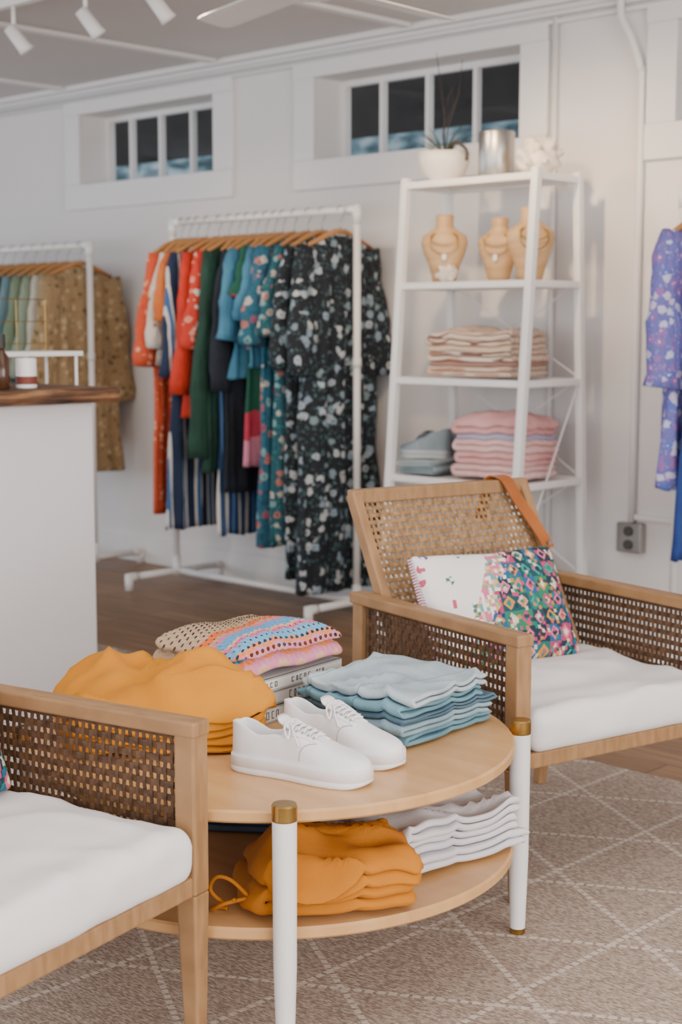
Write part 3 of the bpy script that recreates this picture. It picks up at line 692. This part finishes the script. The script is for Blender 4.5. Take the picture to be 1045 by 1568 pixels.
# sneakers
LEA=mat('white_leather','#F3F2F4','#EFEEF0',.42,scale=(10,10,10),bump=.12,bs=600)
SOLE=mat('white_rubber','#EDECEE','#E8E7E9',.5,scale=(10,10,10))
LACE=mat('lace_white','#F5F4F4','#EDECEC',.85)
SEAM=mat('seam_grey','#B5B3B6','#A9A7AA',.8)
def sneaker(name,loc,rz,mir=1,L=.272,LEA=LEA,SOLE=SOLE,LACE=LACE,hi=0):
    e=empty(name,loc,rz)
    Wt=[(0,0),(.006,.012),(.02,.0205),(.05,.027),(.1,.031),(.2,.032),(.32,.031),(.45,.034),(.58,.0405),(.7,.0445),(.8,.0438),(.88,.0385),(.94,.030),(.975,.0195),(.993,.010),(1,0)]
    Ht=[(0,.060+hi),(.05,.063+hi),(.12,.058+hi),(.22,.045+hi),(.32,.048+hi),(.40,.058+hi*.5),(.46,.062),(.54,.057),(.64,.047),(.74,.037),(.84,.031),(.92,.026),(.97,.020),(1,.010)]
    S=[0,.006,.02,.04,.07,.1,.14,.18,.22,.26,.3,.34,.37,.40,.43,.46,.5,.54,.58,.62,.66,.7,.75,.8,.84,.88,.91,.94,.96,.975,.985,.993,1]
    def cl(s): return mir*(.010*math.sin((s-.25)*2.6) if s>.25 else 0)
    rings=[]
    for s in S:
        W_=lerp(Wt,s)*.97; H_=lerp(Ht,s); x=-L/2+s*L; o_=1-max(0,min(1,(s-.34)/.08)); o_=o_*o_*(3-2*o_)
        half=[]
        for j in range(12):
            al=j/11*math.pi/2
            cy,cz=W_*math.cos(al)**.78,H_*math.sin(al)**.9
            T=[(1,0),(1.0,.2),(.96,.42),(.89,.64),(.80,.84),(.73,.97),(.68,1.01),(.61,.95),(.58,.66),(.54,.35),(.35,.12),(0,.12)][j]
            oy,oz=W_*T[0],H_*T[1]
            xx=x
            if j>=6: xx=max(x,-L/2+.005*(j-5) if j<8 else -L/2+.012)
            half.append((x*(1-o_)+xx*o_,cy*(1-o_)+oy*o_,cz*(1-o_)+oz*o_))
        ring=[Vector((p[0],p[1]+cl(s),p[2]+.026)) for p in half]+[Vector((p[0],-p[1]+cl(s),p[2]+.026)) for p in half[-2::-1]]
        rings.append(ring)
    u=MB(); m_=len(rings[0]); vs=[v for r in rings for v in r]; fs=[]
    for i in range(len(rings)-1):
        for k in range(m_-1): fs.append((i*m_+k,i*m_+m_+k,i*m_+m_+k+1,i*m_+k+1))
    u.add(vs,fs); u.obj('upper',LEA,e,smooth=True,sub=1)
    out=[]
    for s in S: out.append((-L/2+s*L*1.0,lerp(Wt,s)+ (.0045 if 0<s<1 else 0)+0,cl(s)))
    loop=[(x,w_+c) for x,w_,c in out]+[(x,-w_+c) for x,w_,c in out[-2:0:-1]]
    rings=[]
    for z,k in((0,.955),(.003,.985),(.010,1.0),(.0105,.98),(.0125,.98),(.013,1.0),(.028,.998),(.0318,.985),(.032,.95),(.0305,.90)):
        rings.append([Vector((x*(1-(1-k)*.3),y*k,z+(.006*max(0,(x/L-.38)/.12)**2 if z<.01 else 0))) for x,y in loop])
    MB().loft(rings).obj('sole',SOLE,e,smooth=True)
    def top(s,y): 
        W_=lerp(Wt,s)*.97;H_=lerp(Ht,s); c=min(1,abs(y)/W_)**(1/.78); return .026+H_*max(0,(1-c*c))**.45
    t=MB()
    rows=[]
    for i in range(8):
        f=i/7; x=-L/2+(.50-.155*f)*L; zc=top(.50,0)-.004+.030*f-.004*f*f; hwid=.016+.004*f-(.006 if i==7 else 0)
        rows.append([Vector((x,hwid*q/4+cl(.42),zc-10*(hwid*q/4)**2)) for q in range(-4,5)])
    ringr=[r+[v+Vector((.003,0,-.005)) for v in r[::-1]] for r in rows]
    t.loft(ringr); t.obj('tongue',LEA,e,smooth=True)
    t=MB()
    for sy in(-1,1):
        ringr=[]
        for i in range(13):
            s=.395+.27*i/12; ya,yb=.0105+.001*i/12,.0235-.002*i/12
            row=[]
            for q in range(5):
                y=sy*(ya+(yb-ya)*q/4); row.append(Vector((-L/2+s*L,y+cl(s),top(s,y)+.0018)))
            ringr.append(row+[v-Vector((0,0,.003)) for v in row[::-1]])
        t.loft(ringr)
    ringr=[]
    for i in range(9):
        z=.034+(.052+hi)*i/8; h_=.012-.004*i/8
        row=[Vector((-L/2-.0016+18*(h_*q/3)**2,h_*q/3,z)) for q in range(-3,4)]
        ringr.append(row+[v+Vector((.003,0,0)) for v in row[::-1]])
    t.loft(ringr)
    t.obj('overlays',LEA,e,smooth=True)
    t=MB()
    for sy in(-1,1):
        pts=[]
        for i in range(15):
            f=i/14; s=.66-.20*f+.10*f*f; W_=lerp(Wt,s)*.97; y=sy*(.020+(W_*.985-.020)*f**.8)
            pts.append((-L/2+s*L,y+cl(s),top(s,y)+.0004))
        t.tube(pts,.0009,5)
        for i in range(6):
            s=.415+.041*i; y=sy*.0165; p=Vector((-L/2+s*L,y+cl(s),top(s,y)+.0022)); t.lathe([(.0003,0),(.0022,0),(.0022,.0006),(.0003,.0006)],p,10)
    t.obj('seams_and_eyelets',SEAM,e,smooth=True)
    t=MB()
    for i in range(6):
        s=.405+.041*i; yw=.0165
        for a_,b_ in((-1,1),(1,-1)):
            pts=[]
            for q in range(7):
                f=q/6; y=yw*(a_+(b_-a_)*f); ss=s+.022*f
                pts.append((-L/2+ss*L,y+cl(ss),top(ss,y)+.0042+(.0015 if a_>0 else 0)))
            t.tube(pts,.0021,6)
    c0=Vector((-L/2+.40*L,cl(.4),top(.42,0)+.007))
    for sy in(-1,1):
        t.tube(smooth_path([c0,c0+Vector((.004,sy*.014,.005)),c0+Vector((.010,sy*.028,-.004)),c0+Vector((.020,sy*.033,-.018)),c0+Vector((.015,sy*.018,-.004)),c0],4),.0020,6)
        t.tube(smooth_path([c0,c0+Vector((.014,sy*.012,.002)),c0+Vector((.028,sy*.026,-.010)),c0+Vector((.044,sy*.036,-.028))],4),.0020,6)
    t.obj('laces',LACE,e,smooth=True)
    return e
sneaker('white_sneaker',P(-.072,2.570,TZ),PA(-30),1)
sneaker('white_sneaker',P(.006,2.707,TZ),PA(-37),-1)
GS=mat('grey_suede','#93A0A6','#7F8D95',.9); GD=mat('dark_suede','#4E5A62','#3F4A52',.9)
sneaker('grey_suede_shoe',(1.13,-.40,.708),R(195),1,.21,GS,mat('grey_sole','#B9BEC0'),GD,.03)
sneaker('grey_suede_shoe',(1.15,-.30,.708),R(200),-1,.21,GS,GS,GD,.03)
# jeans stack
J1=denim('denim_light','#93AEB9','#7893A0','#5F7B88'); J2=denim('denim_teal','#7099A7','#5B8292','#456879')
J3=denim('denim_bleached','#B9C6CD','#9AABB6','#768996'); J4=denim('denim_mid','#567384','#43606F','#334B5B')
folded('folded_jeans',P(.108,2.925,TZ),PA(50),.295,.265,[(J2,2,.0105),(J1,2,.0105),(J4,2,.0060),(J2,2,.0105),(J3,2,.0105)],.012,11,jit=.012,wave=.008,crease=1.0,np_=40,ny=40,fill=.84)
# books
bk=empty('coffee_table_books',P(-.178,3.075,TZ),PA(52)); z=0
PG=mat('paper_pages','#E9E4DC','#DCD6CC',.8,scale=(2,2,300))
INK=mat('ink','#4A4A4C')
for i,(hgt,c) in enumerate([(.032,'#E6E3DF'),(.030,'#D9D5D0'),(.028,'#EFEDEA')]):
    M=Matrix.Rotation(R([2,-2,1][i]),4,'Z'); cv=mat('book_cover_%d'%i,c,None,.5)
    t=MB(); t.box((0,0,z+.002),(.29,.23,.004),M); t.box((0,0,z+hgt-.002),(.29,.23,.004),M); t.box(M@Vector((0,-.113,z+hgt/2)),(.29,.004,hgt),M); t.obj('cover_%d'%i,cv,bk)
    MB().box(M@Vector((0,.0,z+hgt/2)),(.28,.222,hgt-.008),M).obj('pages_%d'%i,PG,bk)
    t=MB()
    for q,(xx,ww) in enumerate([(-.12,.012),(-.105,.012),(-.088,.010),(-.074,.010),(-.02,.010),(-.006,.006),(.006,.010),(.02,.008),(.034,.010),(.06,.006),(.07,.006),(.08,.006)]):
        x_=xx; hh_=.014 if i<2 else .009
        t.box(M@Vector((x_,-.1155,z+hgt/2+hh_/2)),(ww*.7,.0006,.0015),M); t.box(M@Vector((x_,-.1155,z+hgt/2-hh_/2)),(ww*.7,.0006,.0015),M)
        t.box(M@Vector((x_-ww*.3,-.1155,z+hgt/2)),(.0015,.0006,hh_),M)
        if q%2: t.box(M@Vector((x_+ww*.3,-.1155,z+hgt/2)),(.0015,.0006,hh_),M)
    t.obj('spine_print_%d'%i,INK,bk)
    z+=hgt+.0003
BT=TZ+z
# crochet top
def crochet(name,holes):
    m,nt,b=newmat(name); b.inputs['Roughness'].default_value=.95
    co=coords(nt); s=N(nt,'ShaderNodeSeparateXYZ'); nt.links.new(co,s.inputs[0])
    t_=mth(nt,'ADD',mth(nt,'MULTIPLY',s.outputs[1],-3.2),.5)
    t_=mth(nt,'ADD',t_,mth(nt,'MULTIPLY',mth(nt,'SINE',mth(nt,'MULTIPLY',s.outputs[0],110)),.012))
    TN=srgb('#B59A7E')
    nt.links.new(ramp(nt,t_,[(0,TN),(.50,srgb('#E2682A')),(.56,TN),(.59,srgb('#D9708F')),(.63,srgb('#5F9CC6')),(.72,srgb('#DDAA90')),(.75,srgb('#D9608A')),(.78,srgb('#6FABD0')),(.86,srgb('#E58A5A')),(.90,srgb('#D98AA8')),(.94,srgb('#DDAA90'))],True),b.inputs['Base Color']); fabric_bump(nt,b,.7,180)
    if holes:
        row=mth(nt,'FLOOR',mth(nt,'MULTIPLY',s.outputs[1],1/.0155))
        fy_=mth(nt,'SUBTRACT',mth(nt,'FRACT',mth(nt,'ADD',mth(nt,'MULTIPLY',s.outputs[1],1/.0155),40.0)),.5)
        fx_=mth(nt,'SUBTRACT',mth(nt,'FRACT',mth(nt,'ADD',mth(nt,'ADD',mth(nt,'MULTIPLY',s.outputs[0],1/.016),mth(nt,'MULTIPLY',row,.5)),40.0)),.5)
        r2=mth(nt,'ADD',mth(nt,'MULTIPLY',fx_,fx_),mth(nt,'MULTIPLY',mth(nt,'MULTIPLY',fy_,fy_),1.3))
        nt.links.new(mth(nt,'GREATER_THAN',r2,.055),b.inputs['Alpha'])
    return m
def cro(seed,W2,D2):
    def fn(v):
        ux,uy=v.x/W2,v.y/D2; e_=max(abs(ux),abs(uy))
        v.z+=.016*nz3(v.x*8+seed,v.y*8)-(.020*min(1.2,e_)**4)+.014*(1-min(1,e_))
        if v.z>-.01: v.z+=.003*(math.sin(v.x*2*math.pi/.016+math.pi*math.floor(v.y/.0155)))*abs(math.sin(v.y*math.pi/.0155))
        v.x+=.014*nz3(v.y*10,seed); v.y+=.012*nz3(v.x*10,seed+4); return v
    return fn
e=empty('folded_crochet_top',P(-.195,3.085,BT+.016),PA(50))
MB().rbox((.34,.28,.034),(.05,.05,.0165),(110,90,8),Matrix.Translation((0,0,.015)),cro(3,.18,.15)).obj('lower_fold',crochet('crochet_solid',False),e,smooth=True)
MB().rbox((.335,.275,.018),(.05,.05,.0085),(110,90,6),Matrix.Translation((.003,.0,.045)),cro(3,.18,.15)).obj('upper_fold',crochet('crochet_open',True),e,smooth=True)
# mustard sweatshirts
MUS=mat('mustard_fleece','#D48C14','#C67C0C',.9,scale=(6,6,6),bump=.25,bs=350)
MUS2=mat('ochre_jersey','#C0760C','#AE6706',.9,scale=(6,6,6),bump=.25,bs=350)
folded('folded_mustard_sweatshirt',P(-.345,2.840,TZ),PA(12),.41,.31,[(MUS,2,.024),(MUS,3,.022)],.032,21,jit=.010,droop=.045,ny=44,np_=40,fill=.94,wave=.012,rc=.10,crease=.9)
folded('folded_ochre_hoodie',P(-.018,2.525,LZ),PA(14),.30,.24,[(MUS2,2,.024),(MUS2,2,.022)],.028,22,jit=.010,droop=.03,ny=44,np_=40,fill=.94,wave=.012,rc=.10,crease=.9)
e=empty('hoodie_drawstring',P(-.165,2.445,LZ)); t=MB()
t.tube(smooth_path([(.01,0,.035),(-.01,-.02,.062),(-.03,-.035,.066),(-.045,-.035,.04),(-.03,-.02,.018),(.0,-.02,.03)],6),.0035,8); t.tube(smooth_path([(.01,0,.03),(-.015,-.03,.022),(-.04,-.035,.006),(-.05,-.02,.004),(-.03,-.01,.004)],6),.0035,8)
t.obj('cord',MUS2,e,smooth=True)
WJ=mat('white_denim','#DCDADD','#CFCDD2',.85,bump=.2,bs=300)
folded('folded_white_jeans',P(.150,2.780,LZ),PA(38),.31,.25,[(WJ,2,.014),(WJ,2,.014),(WJ,2,.014)],.018,23,jit=.010,wave=.008,crease=.9,np_=34)
NB=mat('slate_denim','#4F5B6E','#434E60',.85,bump=.2)
folded('folded_slate_jeans',P(-.18,2.97,LZ),PA(-10),.36,.26,[(NB,4,.014),(mat('blue_grey','#8B95A6'),2,.014)],.008,24)

# ---------------- ceiling things
e=empty('ceiling_fan',P(-.10,4.75,0)); t=MB()
t.tube([(0,0,CH),(0,0,2.30)],.014,12); t.lathe([(.001,2.32),(.05,2.32),(.09,2.30),(.10,2.26),(.08,2.22),(.001,2.21)],seg=32); t.lathe([(.001,CH-.04),(.03,CH-.04),(.06,CH),(.001,CH)],seg=24)
t.obj('motor',WHITEM,e,smooth=True); t=MB()
for q in range(5):
    an=PA(120.5+72*q); M=Matrix.Rotation(an,4,'Z')@Matrix.Translation((.41,0,2.255))@Matrix.Rotation(R(10),4,'X')
    t.rbox((.56,.13,.008),(.04,.04,.0039),(10,8,4),M); t.beam(Matrix.Rotation(an,4,'Z')@Vector((.07,0,2.25)),Matrix.Rotation(an,4,'Z')@Vector((.2,0,2.254)),.03,.006)
t.obj('blades',WHITEM,e,smooth=True)
e=empty('track_light',(.5,-1.5,0)); t=MB(); t.box((-.1,0,CH-.03),(2.6,.035,.03)); t.obj('track',WHITEM,e)
for i,xx in enumerate((-.50,-.05,.34)):
    t=MB(); t.tube([(xx,0,CH-.04),(xx,0,2.34)],.008,8); d=Vector((.35,.5,-.8)).normalized(); p=Vector((xx,0,2.325))
    t.tube([p-d*.03,p-d*.028,p+d*.06,p+d*.08],[.015,.024,.026,.031],16); t.obj('spot_%d'%(i+1),WHITEM,e,smooth=True)

# ---------------- lights
def area(name,loc,rot,sx,sy,en,col):
    l=bpy.data.lights.new(name,'AREA'); l.shape='RECTANGLE'; l.size=sx; l.size_y=sy; l.energy=en; l.color=col
    o=bpy.data.objects.new(name,l); bpy.context.scene.collection.objects.link(o); o.location=loc; o.rotation_euler=[R(k) for k in rot]; return o
area('storefront_daylight',(2.5,-7.7,1.4),(90,0,0),9,2.0,165,(1,.985,.975))
area('left_daylight',(-3.9,-4.2,1.4),(90,0,-90),5,2.0,85,(.66,.82,1))
area('right_daylight',(7.7,-4.0,1.5),(90,0,90),4.5,1.8,235,(1,.965,.93))
area('ceiling_bounce_fill',(3.2,-3.2,2.44),(0,0,0),3,2,34,(1,.97,.94))  # added fill imitating ceiling bounce; no panel fixture is modelled
def spot(name,loc,tgt,en,col,ang=70):
    l=bpy.data.lights.new(name,'SPOT'); l.energy=en; l.color=col; l.spot_size=R(ang); l.spot_blend=.9; l.shadow_soft_size=.05
    o=bpy.data.objects.new(name,l); bpy.context.scene.collection.objects.link(o); o.location=loc
    o.rotation_euler=(Vector(tgt)-Vector(loc)).to_track_quat('-Z','Y').to_euler()
spot('warm_spot',(1.9,-1.5,2.38),(1.70,0,1.0),125,(1,.70,.42),85)
spot('warm_spot',(1.0,-1.5,2.38),(1.25,0,1.1),60,(1,.74,.5),75)
spot('warm_spot',(-.06,-1.5,2.28),(-.2,0,.9),28,(1,.82,.6),75)
wd=bpy.data.worlds.new('sky'); bpy.context.scene.world=wd; wd.use_nodes=True
wd.node_tree.nodes['Background'].inputs[0].default_value=(.78,.87,1,1); wd.node_tree.nodes['Background'].inputs[1].default_value=1.4

# ---------------- camera
c=bpy.data.cameras.new('camera'); co_=bpy.data.objects.new('camera',c); bpy.context.scene.collection.objects.link(co_)
co_.location=(4.968,-4.894,1.22); co_.rotation_euler=(R(90-7.04),0,ROT)
c.sensor_fit='VERTICAL'; c.sensor_height=36; c.lens=52.8; c.clip_start=.05
c.dof.use_dof=True; c.dof.focus_distance=2.72; c.dof.aperture_fstop=4.5
bpy.context.scene.camera=co_
